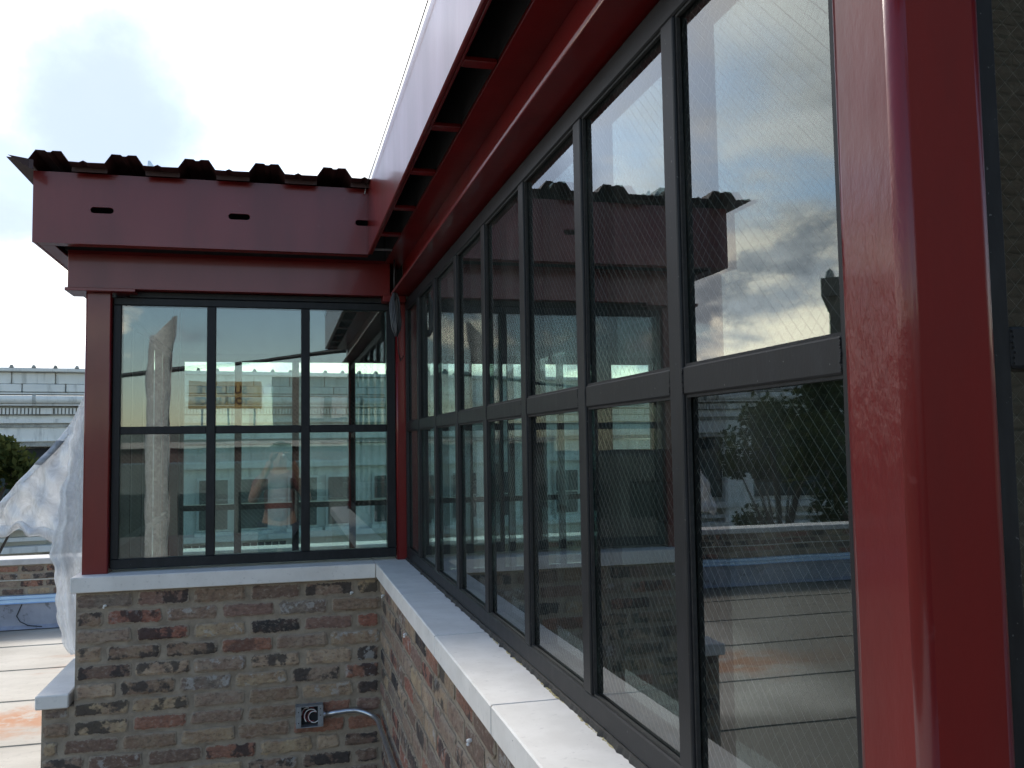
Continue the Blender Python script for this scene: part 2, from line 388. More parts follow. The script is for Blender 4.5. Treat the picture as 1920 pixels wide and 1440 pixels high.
# ------------------------------------------------------------------ ground, roof deck
YC = 3.843           # face of the window frame in the end wall
g = MB(); g.poly([(-900, -900, -7), (900, -900, -7), (900, 900, -7), (-900, 900, -7)])
tag(g.build('ground', ASPH), kind='structure')
pv = MB().box(-60, 60, 24.5, 29, -7, -6.87); tag(pv.build('pavement', CONC), kind='structure')
body = MB().box(-14, 9, -10, 9.3, -7, -.02); tag(body.build('lower_building', CONC), 'pale lower building whose flat roof carries the glazed rooftop room', 'building')
roof = MB().box(-14, 9, -10, 9.04, -.018, -.006).build('roof_deck', MEMB); tag(roof, kind='structure')
ys = [9.04, 8.25, 7.37, 6.48, 5.52, 4.62, 3.72, 2.82, 1.92, 1.02, .12, -.78, -1.68, -2.58, -3.48, -4.38, -5.28, -6.18]
for a, b in zip(ys, ys[1:]):
    s = MB(); n = 46; top = []; x0, x1 = -13.9, 8.9
    rows = [[], [], [], []]
    for i in range(n+1):
        x = x0+(x1-x0)*i/n; j = rnd.uniform(-.006, .006)
        rows[0].append((x, a, 0.0)); rows[1].append((x, a-.4, rnd.uniform(0, .002))); rows[2].append((x, b-.02+j, .006+rnd.uniform(0, .002))); rows[3].append((x, b-.021+j, -.006))
    s.grid(rows); s.build('membrane_strip', MEMB, roof)

# ------------------------------------------------------------------ bricks
def brick_mesh(L, H, seed, depth=.06, proud=.0055, fine=True):
    """front faces -Y at y=-proud, centred on x,z; carries an edge attribute"""
    q = random.Random(seed); nx, nz = (5, 3)
    bm = bmesh.new(); V = []
    for j in range(nz+1):
        row = []
        for i in range(nx+1):
            u = i/nx*2-1; v = j/nz*2-1
            ed = (i in (0, nx)) or (j in (0, nz)); corner = (i in (0, nx)) and (j in (0, nz))
            x = u*L/2; z = v*H/2
            if i in (0, nx): x -= math.copysign(q.uniform(-.002, .008), x)
            elif i in (1, nx-1): x = math.copysign(L/2-.016, x)
            if j in (0, nz): z -= math.copysign(q.uniform(-.002, .0045), z)
            else: z = math.copysign(H/2-.013, z)
            if corner: x *= .965; z *= .90
            y = -proud+q.uniform(-.0012, .0012)+(.0042 if ed else 0)+(.0015 if corner else 0)
            row.append(bm.verts.new((x, y, z)))
        V.append(row)
    for j in range(nz):
        for i in range(nx): bm.faces.new((V[j][i], V[j][i+1], V[j+1][i+1], V[j+1][i]))
    ring = [V[0][i] for i in range(nx+1)]+[V[j][nx] for j in range(1, nz+1)]+[V[nz][i] for i in range(nx-1, -1, -1)]+[V[j][0] for j in range(nz-1, 0, -1)]
    back = [bm.verts.new((v.co.x*1.01, .012, v.co.z*1.02)) for v in ring]
    for i in range(len(ring)):
        k = (i+1) % len(ring); bm.faces.new((ring[i], back[i], back[k], ring[k]))
    bmesh.ops.recalc_face_normals(bm, faces=bm.faces)
    me = bpy.data.meshes.new('brick')
    inner = {V[j][i] for j in range(1, nz) for i in range(1, nx)}
    bm.verts.index_update()
    vals = [0.0 if v in inner else 1.0 for v in bm.verts]
    bm.to_mesh(me); bm.free()
    at = me.attributes.new('rim', 'FLOAT', 'POINT'); at.data.foreach_set('value', vals); me.materials.append(BRICK)
    for p in me.polygons: p.use_smooth = False
    return me
FULL = [brick_mesh(.202, .0598, 100+i) for i in range(10)]
HALF = [brick_mesh(.096, .0598, 200+i) for i in range(6)]
TQ = [brick_mesh(.150, .0598, 400+i) for i in range(5)]
QUAR = [brick_mesh(.058, .056, 300+i) for i in range(4)]
def lay(parent, facing, plane, a0, a1, ztop, zbot, lim=None, left_half_first=0, holes=()):
    """courses of bricks. facing '-y' (runs along x) or '-x' (runs along y); returns bricks laid"""
    ph = ORG[parent.name]; z = ztop-.034; k = left_half_first; cnt = 0
    while z > zbot:
        x = a0+.004
        x0w = rnd.choice((.200, .200, .094, .148)) if k % 2 == 0 else rnd.choice((.094, .094, .148, .058))
        first = True
        while x < a1-.03:
            wdt = x0w if first else .200
            if first is False and rnd.random() < .05: wdt = .094
            first = False
            if x+wdt > a1-.006:
                rem = a1-.006-x
                if rem < .04: break
                wdt = rem
            base = min((.2, .148, .094, .058), key=lambda q: abs(q-wdt)); me = rnd.choice({.2: FULL, .148: TQ, .094: HALF, .058: QUAR}[base])
            cx = x+wdt/2
            o = bpy.data.objects.new('brick', me); col.objects.link(o); o.parent = parent
            dd = rnd.uniform(-.0015, .0015)
            if facing == '-y': P = Vector((cx, plane+dd, z+rnd.uniform(-.0015, .0015))); o.rotation_euler = (0, rnd.uniform(-.012, .012), 0)
            elif facing == '+y': P = Vector((cx, plane+dd, z)); o.rotation_euler = (0, rnd.uniform(-.01, .01), math.pi)
            else: P = Vector((plane+dd, cx, z+rnd.uniform(-.0015, .0015))); o.rotation_euler = (rnd.uniform(-.012, .012), 0, -math.pi/2)
            o.location = P-ph; o.scale = (rnd.uniform(.95, 1.02)*wdt/base, rnd.uniform(.7, 1.35), rnd.uniform(.92, 1.06)); cnt += 1
            x += wdt+.0115+rnd.uniform(-.002, .002)
        z -= .0677; k += 1
    return cnt

# end wall below its window (faces the camera)
BF = 3.768            # brick face of the end wall
AF = -.115            # brick face of the long wall
e = empty('brick_wall', (-.7, BF, 0), 'mottled brown and grey brick wall under the far window, carrying the junction box', 'brick wall')
B('mortar_bed', MORTAR, e, -1.274, AF+.02, BF+.0015, BF+.16, .6335, 1.058)
B('mortar_bed', MORTAR, e, -1.386, AF+.02, BF+.0015, BF+.16, .0, .6332)
lay(e, '-y', BF, -1.276, AF+.0, 1.056, .705-.04)
lay(e, '-y', BF, -1.388, AF+.0, 1.056-.0677*6, .02, left_half_first=1)
B('coping_stone', SILL, e, -1.290, -.1395, YC-.105, YC+.10, 1.058, 1.1166, bev=.0025)
# low flank wall behind it, with its own coping
lw = empty('low_flank_wall', (-1.33, 5.0, 0), 'low brick wall running back from the left corner, capped with one pale coping stone', 'low wall')
B('mortar_bed', MORTAR, lw, -1.386, -1.20, BF+.17, 6.5, 0, .633)
lay(lw, '-x', -1.3875, BF+.17, 6.45, .63, .30)
B('coping_stone', SILL, lw, -1.404, -1.288, 3.74, 5.1, .634, .6855, bev=.004)
B('coping_stone', SILL, lw, -1.404, -1.288, 5.105, 6.5, .634, .6855, bev=.004)
# long wall below the near windows
a = empty('brick_wall', (AF, 2.0, 0), 'brick wall running along the right under the long window, streaked with buff and black bricks', 'brick wall')
B('mortar_bed', MORTAR, a, AF+.0015, AF+.13, .15, BF+.0, 0, 1.058)
lay(a, '-x', AF, .75, BF-.004, 1.054, .02, left_half_first=1)
js = [3.737, 2.937, 2.287, 1.652, 1.02, .385]
for y1, y0 in zip(js, js[1:]):
    B('coping_stone', SILL, a, -.139, .03, y0+.0018, y1-.0018, 1.060, 1.1166+rnd.uniform(-.0006, .0006), bev=.003)
B('mortar_joint', MORTAR, a, -.1375, .028, .385, 3.738, 1.064, 1.1148)
B('coping_stone', SILL, a, -.1375, .09, 3.7395, 3.95, 1.060, 1.1162)

# ------------------------------------------------------------------ window walls
ZB, ZR0, ZR1, ZT = 1.167, 1.661, 1.698, 2.180
def wires(axis, a0, a1, z0, z1, c, parent):
    """diamond wire mesh cast in the pane; axis 'y' or 'x' is the pane's long direction"""
    s = MB(); p = .0192; h = z1-z0; wdt = a1-a0
    for sg in (1, -1):
        k = -h; t = .00023 if (sg > 0) == (axis == 'y') else .00013  # one diagonal made thinner, standing in for weaker light on it
        while k < wdt:
            # line from (k,0) going +1 slope
            u0, u1 = max(0, k), min(wdt, k+h)
            if u1-u0 > .004:
                v0, v1 = u0-k, u1-k
                if sg < 0: v0, v1 = h-v0, h-v1
                P0 = (a0+u0, z0+v0); P1 = (a0+u1, z0+v1)
                d = Vector((P1[0]-P0[0], P1[1]-P0[1])).normalized(); nn = Vector((-d.y, d.x))*t
                cc = c+.0012*sg
                ring = []
                for Q in (P0, P1):
                    for (o1, o2) in ((-1, 0), (0, -1), (1, 0), (0, 1)):
                        aa = Q[0]+nn.x*o1; zz_ = Q[1]+nn.y*o1; dd = cc+t*o2
                        ring.append((dd, aa, zz_) if axis == 'y' else (aa, dd, zz_))
                vs = [s.bm.verts.new(q) for q in ring]
                for i in range(4): s.bm.faces.new((vs[i], vs[(i+1) % 4], vs[4+(i+1) % 4], vs[4+i]))
            k += p
    return s.build('wire_mesh', STEELWIRE, parent)
def pane(axis, a0, a1, z0, z1, c0, c1, parent, wire=True):
    if axis == 'y': o = B('glass_pane', GLASS, parent, c0, c1, a0, a1, z0, z1)
    else: o = B('glass_pane', GLASS, parent, a0, a1, c0, c1, z0, z1)
    if wire: wires(axis, a0+.002, a1-.002, z0+.002, z1-.002, c0+.0045, o)
    return o
def weld(parent, P, axis, n=12, L=.034):
    s = MB()
    for i in range(n):
        t = (i+.5)/n*L
        s.blob((P[0]+rnd.uniform(-.001, .001), P[1]+rnd.uniform(-.001, .001), P[2]-L/2+t), rnd.uniform(.0010, .0019), 1)
    s.build('weld_bead', FRAME, parent)

# long window wall, right hand side (faces -X)
wa = empty('long_window_wall', (0, 2.2, 1.12), 'long steel window wall on the right with two rows of tall wired glass panes', 'window wall')
TD = .046
far = [1.130+.3925*k for k in range(7)]           # far edges of the mullions
B('bottom_rail', FRAME, wa, 0, TD, .714, 3.828, 1.1275, ZB, bev=.0025)
B('top_rail', FRAME, wa, 0, TD, .714, 3.828, ZT, 2.2215, bev=.0025)
B('top_rail', FRAME, wa, .010, TD+.01, .714, 3.828, 2.2235, 2.2335, bev=.001)
B('stile', FRAME, wa, 0, TD, .7145, .742, ZB+.0006, ZT-.0006, bev=.002)
B('stile', FRAME, wa, 0, TD, 3.792, 3.828, ZB+.0006, ZT-.0006, bev=.002)
for y in far: B('mullion', FRAME, wa, -.001, TD, y-.040, y, ZB+.0006, ZT-.0006, bev=.003, seg=2)
edges = [(.742, far[0]-.040)]+[(far[k], far[k+1]-.040) for k in range(6)]+[(far[6], 3.792)]
for i, (y0, y1) in enumerate(edges):
    B('cross_rail', FRAME, wa, .0005, TD-.001, y0+.0004, y1-.0004, ZR0, ZR1, bev=.002)
    for (z0, z1) in ((ZB, ZR0), (ZR1, ZT)):
        pane('y', y0, y1, z0, z1, .011, .031, wa)
        s = MB()      # thin glazing stops around the pane
        for q in ((.004, .0095, y0+.0002, y0+.004, z0+.0002, z1-.0002), (.004, .0095, y1-.004, y1-.0002, z0+.0002, z1-.0002), (.004, .0095, y0+.0042, y1-.0042, z0+.0002, z0+.004), (.004, .0095, y0+.0042, y1-.0042, z1-.004, z1-.0002)): s.box(*q)
        s.build('glazing_bead', SEAL, wa)
    if i < 4:
        weld(wa, (0, y0, (ZR0+ZR1)/2), 'y'); weld(wa, (0, y1, (ZR0+ZR1)/2), 'y')
s = MB(); y = .72       # ragged black sealant and the yellow foam squeezed under the frame
rows = [[], [], [], []]
while y < 3.82:
    j = rnd.uniform(-.0016, .0014)-(.004 if rnd.random() < .06 else 0); rows[0].append((.0, y, 1.1285)); rows[1].append((-.003+j, y, 1.1275)); rows[2].append((-.005+j*1.3, y, 1.1205)); rows[3].append((-.0055+j*1.3, y, 1.1166)); y += .012
s.grid(rows); s.build('sealant_joint', SEAL, wa)
s = MB(); y = .74
while y < 2.2:
    if math.sin(y*23)+rnd.uniform(-.8, .8) > -.1: s.blob((-.0065+rnd.uniform(-.002, .0015), y+rnd.uniform(-.003, .003), 1.1172), rnd.uniform(.0012, .0030), 1, (1, 2.4, .6))
    y += .007
s.build('foam_bead', FOAM, wa)

# end window wall (faces -Y)
wb = empty('end_window_wall', (-.62, YC, 1.12), 'square steel window of six panes at the end, between the dark red corner columns', 'window wall')
B('bottom_rail', FRAME, wb, -1.1690, -.0415, YC, YC+TD, 1.1285, ZB, bev=.0025)
B('top_rail', FRAME, wb, -1.1690, -.0415, YC, YC+TD, ZT, 2.2100, bev=.0025)
B('top_rail', FRAME, wb, -1.11, -.0415, YC-.0015, YC+TD, 2.2112, 2.2345, bev=.0015)
B('stile', FRAME, wb, -1.1690, -1.1386, YC, YC+TD, ZB+.0006, ZT-.0006, bev=.002)
B('stile', FRAME, wb, -.0784, -.0415, YC, YC+TD, ZB+.0006, ZT-.0006, bev=.002)
B('mullion', FRAME, wb, -.8125, -.7775, YC-.001, YC+TD, ZB+.0006, ZT-.0006, bev=.0025, seg=2)
B('mullion', FRAME, wb, -.4360, -.4000, YC-.001, YC+TD, ZB+.0006, ZT-.0006, bev=.0025, seg=2)
for x0, x1 in ((-1.1386, -.8125), (-.7775, -.4360), (-.4000, -.0784)):
    B('cross_rail', FRAME, wb, x0+.0004, x1-.0004, YC+.0005, YC+TD-.001, ZR0-.002, ZR1-.008, bev=.002)
    for (z0, z1) in ((ZB, ZR0-.002), (ZR1-.008, ZT)):
        pane('x', x0, x1, z0, z1, YC+.011, YC+.031, wb)
# near window wall round the corner (faces -Y)
wc = empty('near_window_wall', (.9, .66, 1.12), 'dark wired window just beyond the near red column at the right edge', 'window wall')
CY = .66
B('bottom_rail', FRAME, wc, .074, 2.2, CY, CY+TD, 1.1275, ZB, bev=.0025)
B('top_rail', FRAME, wc, .074, 2.2, CY, CY+TD, ZT, 2.2235, bev=.0025)
B('stile', FRAME, wc, .074, .118, CY, CY+TD, ZB+.0006, ZT-.0006, bev=.0025)
for k in range(5):
    x0 = .118+.40*k; x1 = x0+.362
    B('mullion', FRAME, wc, x1, x1+.038, CY-.001, CY+TD, ZB+.0006, ZT-.0006, bev=.0025)
    B('cross_rail', FRAME, wc, x0+.0004, x1-.0004, CY+.0005, CY+TD-.001, ZR0, ZR1, bev=.002)
    for (z0, z1) in ((ZB, ZR0), (ZR1, ZT)): pane('x', x0, x1, z0, z1, CY+.011, CY+.031, wc, wire=k < 2)
weld(wc, (.119, CY-.001, (ZR0+ZR1)/2), 'x', 7)
B('coping_stone', SILL, wc, .035, 2.2, .53, CY+.1, 1.060, 1.1164, bev=.003)
B('mortar_bed', MORTAR, wc, .02, 2.2, .56, .8, 0, 1.058)
# left flank and rear glazing, seen through the end window
wd = empty('flank_window_wall', (-1.24, 5.1, .69), 'window wall along the left flank, hung with the milky plastic outside', 'window wall')
for y in (3.93, 4.30, 4.67, 5.04, 5.41, 5.78, 6.15): B('mullion', FRAME, wd, -1.262, -1.222, y, y+.038, .72, 2.2, bev=.0025)
B('bottom_rail', FRAME, wd, -1.262, -1.222, 3.93, 6.19, .686, .719); B('top_rail', FRAME, wd, -1.262, -1.222, 3.93, 6.19, 2.201, 2.235)
for y in (3.968, 4.338, 4.708, 5.078, 5.448, 5.818):
    B('cross_rail', FRAME, wd, -1.261, -1.223, y+.0004, y+.3316, 1.16, 1.195)
    for (z0, z1) in ((.72, 1.16), (1.195, 2.2)): pane('y', y, y+.332, z0, z1, -1.252, -1.236, wd, wire=False)
we = empty('rear_window_wall', (0, 6.3, .69), 'rear window wall seen through the end window, dark bars with white street facade beyond', 'window wall')
xs_ = [-1.19, -.822, -.445, -.062, .32, .70, 1.08, 1.46, 1.84, 2.2]
for x in xs_: B('mullion', FRAME, we, x, x+.045, 6.30, 6.345, .72, 2.18, bev=.0025)
B('bottom_rail', FRAME, we, -1.19, 2.245, 6.30, 6.345, .686, .719); B('top_rail', FRAME, we, -1.19, 2.245, 6.30, 6.345, 2.181, 2.235)
for x0, x1 in zip(xs_, xs_[1:]):
    B('cross_rail', FRAME, we, x0+.0454, x1-.0004, 6.301, 6.344, 1.185, 1.222)
    for (z0, z1) in ((.72, 1.185), (1.222, 2.18)): pane('x', x0+.045, x1, z0, z1, 6.312, 6.328, we, wire=False)
# ------------------------------------------------------------------ interior
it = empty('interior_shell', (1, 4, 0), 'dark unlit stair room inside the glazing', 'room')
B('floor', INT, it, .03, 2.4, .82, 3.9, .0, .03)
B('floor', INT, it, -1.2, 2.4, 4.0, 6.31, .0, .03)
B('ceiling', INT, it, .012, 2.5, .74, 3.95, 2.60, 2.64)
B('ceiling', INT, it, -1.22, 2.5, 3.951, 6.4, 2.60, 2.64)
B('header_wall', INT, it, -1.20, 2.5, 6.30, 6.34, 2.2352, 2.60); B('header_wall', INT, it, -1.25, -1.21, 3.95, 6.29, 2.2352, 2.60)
for k in range(4): B('wall_panel', DARK, it, -1.234, -1.224, 3.975+k*.37, 4.29+k*.37, .72, 2.19)  # opaque dark panels added so these glazed bays look black
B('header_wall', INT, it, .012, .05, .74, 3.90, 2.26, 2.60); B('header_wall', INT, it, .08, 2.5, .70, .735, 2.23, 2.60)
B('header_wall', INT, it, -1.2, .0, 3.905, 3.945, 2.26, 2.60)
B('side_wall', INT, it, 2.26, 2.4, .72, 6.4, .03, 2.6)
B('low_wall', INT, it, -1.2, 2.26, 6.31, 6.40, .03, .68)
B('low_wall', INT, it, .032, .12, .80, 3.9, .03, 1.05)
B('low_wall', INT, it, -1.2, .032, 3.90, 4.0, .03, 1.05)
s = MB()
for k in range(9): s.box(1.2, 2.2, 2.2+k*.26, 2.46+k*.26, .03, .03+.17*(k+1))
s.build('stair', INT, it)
# ------------------------------------------------------------------ steel columns
def column(x0, x1, y0, y1, z0, z1, rad, m, label, base=True):
    e_ = empty('steel_column', ((x0+x1)/2, (y0+y1)/2, z0), label, 'column', 'dark red square tube columns')
    s = MB(); r = bmesh.ops.create_cube(s.bm, size=1)
    for v in r['verts']: v.co = Vector(((x0+x1)/2+v.co.x*(x1-x0), (y0+y1)/2+v.co.y*(y1-y0), (z0+z1)/2+v.co.z*(z1-z0)))
    es = [q for q in s.bm.edges if abs(q.verts[0].co.z-q.verts[1].co.z) > .1]
    bmesh.ops.bevel(s.bm, geom=es, offset=rad, segments=5, affect='EDGES', profile=.5)
    o = s.build('shaft', m, e_)
    for p in o.data.polygons: p.use_smooth = abs(p.normal.z) < .5 and not (abs(p.normal.x) > .999 or abs(p.normal.y) > .999)
    return e_
column(-.021, .070, .6215, .7125, 1.1168, 2.365, .0125, REDC, 'near glossy red column filling the right of the view, scuffed paint', 0)
column(-1.266, -1.1705, 3.815, 3.91, 1.1168, 2.222, .006, RED, 'left red corner column beside the plastic sheet')
column(-.040, .052, 3.830, 3.922, 1.1168, 2.222, .008, RED, 'slim-looking red column in the inner corner behind the hanging cable')
column(-1.262, -1.17, 6.25, 6.34, .69, 2.6, .006, RED, 'far red column at the rear left corner, seen through the end window')
# ------------------------------------------------------------------ steel canopy
cn = empty('steel_canopy', (-.3, 3.0, 2.22), 'dark red steel roof edge of channels and beams with corrugated deck on top', 'canopy')
ZS, ZF = 2.375, 2.645
# fascia of the end wall with slotted holes (curve fill gives real holes)
def slotted(x0, x1, z0, z1, y, th, slots, bow=0):
    cu = bpy.data.curves.new('f', 'CURVE'); cu.dimensions = '2D'; cu.fill_mode = 'BOTH'; cu.extrude = th/2
    def spl(pts):
        sp = cu.splines.new('POLY'); sp.points.add(len(pts)-1); sp.use_cyclic_u = True
        for q, (a_, b_) in zip(sp.points, pts): q.co = (a_, b_, 0, 1)
    spl([(x0, z0), (x1, z0), (x1, z1), (x0, z1)])
    for (sx, sz, L, H) in slots:
        r = H/2; pts = []
        for k in range(9): t = -math.pi/2+math.pi*k/8; pts.append((sx+L/2-r+r*math.cos(t), sz+r*math.sin(t)))
        for k in range(9): t = math.pi/2+math.pi*k/8; pts.append((sx-L/2+r+r*math.cos(t), sz+r*math.sin(t)))
        spl(pts)
    o = bpy.data.objects.new('tmp', cu); col.objects.link(o)
    me = bpy.data.meshes.new_from_object(o.evaluated_get(bpy.context.evaluated_depsgraph_get()))
    bpy.data.objects.remove(o)
    me.transform(Matrix.Rotation(math.pi/2, 4, 'X')); me.transform(Matrix.Translation((0, y, 0)))
    return me
FY = 3.62
me = slotted(-1.415, -.1735, ZS, ZF, FY+.006, .012, [(-1.176, 2.506, .082, .024), (-.678, 2.506, .082, .024), (-.198, 2.504, .058, .024)])
me.materials.clear(); link('fascia_channel', me, RED, cn)
B('fascia_channel', RED, cn, -1.415, -1.403, FY+.0125, 6.55, ZS, ZF, bev=.002)          # left return
B('fascia_channel', RED, cn, -.177, -.165, .42, FY+.0, ZS, ZF, bev=.003)                # along the long wall
B('fascia_channel', RED, cn, -.164, 2.6, .42, .432, ZS, ZF, bev=.002)
B('channel_flange', RED, cn, -1.402, -.172, FY+.0125, FY+.058, ZS+.0005, ZS+.010, bev=.001)
B('channel_flange', RED, cn, -1.402, -1.35, FY+.059, 6.54, ZS+.0005, ZS+.010, bev=.001)
B('channel_flange', RED, cn, -.1645, -.1590, .44, FY-.0, ZS+.0005, ZS+.012, bev=.001)
B('channel_flange', RED, cn, -1.402, -.172, FY+.0125, FY+.058, ZF-.011, ZF-.001)
# rungs between fascia and inner beam
yr = [.58, .965, 1.350, 1.73, 2.112, 2.484, 2.885, 3.264]
for y in yr: B('bracket', RED, cn, -.1585, -.0885, y, y+.034, ZS+.001, ZS+.012, bev=.002)
for y in (3.55, ): B('bracket', GALVD, cn, -.1585, -.0885, y-.012, y, ZS+.002, ZS+.008)
for y in (4.1, 4.5, 4.9, 5.4, 5.9): B('bracket', RED, cn, -1.3495, -1.335, y, y+.045, ZS+.002, ZS+.03)
for x in (-1.1, -.7, -.32): B('bracket', RED, cn, x, x+.045, FY+.059, 3.788, ZS+.03, ZS+.06)
# inner beam over the long window
B('beam_flange', RED, cn, -.0875, .10, .44, 3.79, ZS+.0005, ZS+.010, bev=.0015)
B('beam_web', RED, cn, -.013, -.003, .45, 3.79, 2.2485, ZS-.0005)
B('beam_flange', RED, cn, -.066, .10, .45, 3.79, 2.2365, 2.2480, bev=.0025, seg=2)
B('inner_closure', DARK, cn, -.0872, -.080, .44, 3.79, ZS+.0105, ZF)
# beam over the end window
B('beam_web', RED, cn, -1.328, -.0680, 3.790, 3.800, 2.2355, ZS-.0005, bev=.0015)
B('beam_flange', RED, cn, -1.328, -.014, 3.8005, 3.90, 2.2360, 2.2470)
B('beam_flange', RED, cn, -1.328, -.014, 3.790, 3.90, ZS, ZS+.010)
B('beam_web', RED, cn, -1.328, -1.318, 3.8005, 6.4, 2.2475, ZS-.0005)
B('cap_plate', RED, cn, -1.335, -1.078, 3.772, 3.93, 2.2225, 2.2350, bev=.0015)
B('cap_plate', RED, cn, -.100, -.003, 3.772, 3.8405, 2.2085, 2.2350, bev=.0015)
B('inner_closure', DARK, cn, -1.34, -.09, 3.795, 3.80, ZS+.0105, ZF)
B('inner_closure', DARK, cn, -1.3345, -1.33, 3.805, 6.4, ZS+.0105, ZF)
B('added_void_shade', DARK, cn, -.1645, -.0880, .44, 3.60, 2.600, 2.606)  # added dark sheet standing in for the shade under the deck
# corrugated deck
def deck(x0, n, pitch, y0, y1, z0, h, th=.0022, tail=True):
    pr = []
    if tail: pr += [(x0-.070, z0+.004), (x0, z0)]
    for k in range(n):
        x = x0+pitch*k; tw = .102; s_ = .024
        pr += [(x, z0), (x+s_, z0+h), (x+.055, z0+h-.0005), (x+.062, z0+h-.006), (x+.074, z0+h-.006), (x+.081, z0+h-.0005), (x+.110, z0+h), (x+.110+s_, z0)]
        pr += [(x+.170, z0-.001), (x+.184, z0+.006), (x+.198, z0-.001)]
    pr += [(x0+pitch*n, z0)]
    s = MB(); ny = 2
    up = [[(x, y0+(y1-y0)*j/ny, z+th) for x, z in pr] for j in range(ny+1)]
    lo = [[(x, y0+(y1-y0)*j/ny, z) for x, z in pr] for j in range(ny+1)]
    s.grid(up); s.grid(lo)
    s.grid([up[0], lo[0]]); s.grid([up[-1], lo[-1]])
    return s
deck(-1.408, 5, .2565, 3.515, 6.55, ZF+.010, .036).build('metal_deck', DECK, cn)
deck(-.125, 10, .2565, .42, 6.55, ZF+.010, .036, tail=False).build('metal_deck', DECK, cn)
s = MB()       # bent tip of sheet at the left corner
s.prism([(-1.470, 3.50, 2.664), (-1.405, 3.515, 2.658), (-1.405, 3.52, 2.625)], (0, .003, 0)); s.prism([(-1.405, 3.5155, 2.658), (-1.39, 3.5155, 2.655), (-1.39, 3.5155, 2.62), (-1.405, 3.5155, 2.625)], (0, .003, 0))
s.build('bent_sheet_corner', DECK, cn)
s = MB(); s.prism([(-1.005, 3.53, 2.659), (-.980, 3.53, 2.659), (-.996, 3.53, 2.682), (-1.003, 3.53, 2.681)], (0, .004, 0)); s.build('metal_tab', GALV, cn)
for k in range(5):       # z-shaped closure below each pan
    x = -1.408+.2565*k+.134
    B('closure_strip', DECK, cn, x, min(x+.1225, -.17), FY-.045, FY-.043, ZF-.008, ZF+.011)
# wire strung along the fascia's top edge
s = MB(); s.tube([(-.184, .45, 2.640), (-.186, 1.6, 2.636), (-.186, 2.6, 2.634), (-.187, 3.50, 2.640), (-.189, 3.60, 2.652)], .0016, 6)
tag(s.build('strung_wire', RUBBER), 'thin wire stretched along the top edge of the long red fascia', 'wire')
s = MB().tube([(-.184, 3.598, 2.66), (-.186, 3.601, 2.644), (-.190, 3.605, 2.62)], .0028, 6)
tag(s.build('wire_clip', GALVD), 'small clip holding the strung wire where the two fascias meet', 'clip')

# ------------------------------------------------------------------ cable coil in the corner
co = empty('cable_coil', (-.058, 3.70, 2.07), 'coil of black cable hanging in the inner corner under the canopy', 'cable')
s = MB().tube([(-.060, 3.705, 2.39), (-.059, 3.70, 2.33), (-.061, 3.70, 2.28), (-.058, 3.70, 2.235)], .0042, 8); s.build('cord', RUBBER, co, True)
q = random.Random(4)
for k in range(15):
    wv = .004+.0215*((k % 8)+.5)/8*(1 if k < 8 else .85); dv = .012+.02*q.random(); zc = 2.148+q.uniform(-.006, .006); hh = .088+q.uniform(-.012, .008); sk = q.uniform(-.004, .004)
    pts = []
    for i in range(25):
        t = 2*math.pi*i/24; env = abs(math.sin(t))**1.25*math.copysign(1, math.sin(t))
        pts.append((-.057+wv*env+sk*math.cos(t)+.0015*math.sin(3*t+k), 3.700+dv*math.sin(t+.8)-.003*(k % 3), zc+hh*math.cos(t)))
    MB().tube(pts, .0030, 6, cap=False).build('loop', COIL, co, True)
MB().tube([(-.050, 3.70, 2.07), (-.044, 3.71, 1.99), (-.03, 3.75, 1.955), (-.012, 3.78, 1.98)], .002, 6).build('cord', RUBBER, co, True)
# ------------------------------------------------------------------ junction box and conduit
jb = empty('junction_box', (-.405, 3.74, .486), 'open metal junction box on the brick wall with looped wires inside', 'junction box')
x0, x1, y0, y1, z0, z1 = -.459, -.352, 3.722, 3.764, .487, .571
B('back_plate', GALVD, jb, x0, x1, y1-.003, y1, z0, z1); B('side', GALVD, jb, x0, x0+.003, y0, y1-.0035, z0, z1); B('side', GALVD, jb, x1-.003, x1, y0, y1-.0035, z0, z1)
B('side', GALVD, jb, x0+.0035, x1-.0035, y0, y1-.0035, z1-.003, z1); B('side', GALVD, jb, x0+.0035, x1-.0035, y0, y1-.0035, z0, z0+.003)
B('cover_lug', GALVD, jb, x0+.0035, x0+.021, y0, y0+.003, z0+.0035, z1-.0035); B('cover_lug', GALVD, jb, x1-.021, x1-.0035, y0, y0+.003, z0+.0035, z1-.0035)
B('inner_liner', DARK, jb, x0+.0035, x1-.0035, y1-.0055, y1-.0035, z0+.0035, z1-.0035)
for (sx, sz) in ((x0+.011, z0+.02), (x0+.011, z1-.022), (x1-.011, z0+.045), (x1-.011, z1-.014)): MB().tube([(sx, y0-.001, sz), (sx, y0+.001, sz)], .0022, 8).build('screw_hole', DARK, jb)
for k, (m_, cx_, cz_, r1, t0, t1) in enumerate([(WIREW, -.399, .527, .026, .6, 3.9), (WIREW, -.388, .523, .021, 1.2, 5.6), (WIRER, -.398, .529, .023, .5, 4.6), (WIRER, -.394, .525, .018, .8, 5.0), (WIREW, -.412, .533, .024, 1.4, 3.2), (WIRER, -.404, .531, .027, .7, 3.6)]):
    pts = [(cx_+r1*math.cos(t0+(t1-t0)*i/16), y0+.010+.003*k+.006*math.sin(i/5), cz_+r1*1.05*math.sin(t0+(t1-t0)*i/16)) for i in range(17)]
    MB().tube(pts, .0019, 6).build('wire', m_, jb, True)
s = MB().tube([(-.351, 3.744, .528), (-.343, 3.744, .528)], .0125, 12); s.build('connector', GALV, jb)
pts = [(-.343, 3.744, .528), (-.30, 3.744, .531), (-.26, 3.743, .534), (-.225, 3.740, .534)]
for i in range(1, 9):
    t = i/8*math.pi/2; pts.append((-.225+.085*math.sin(t), 3.740-.085*(1-math.cos(t))*1.1, .534-.020*t))
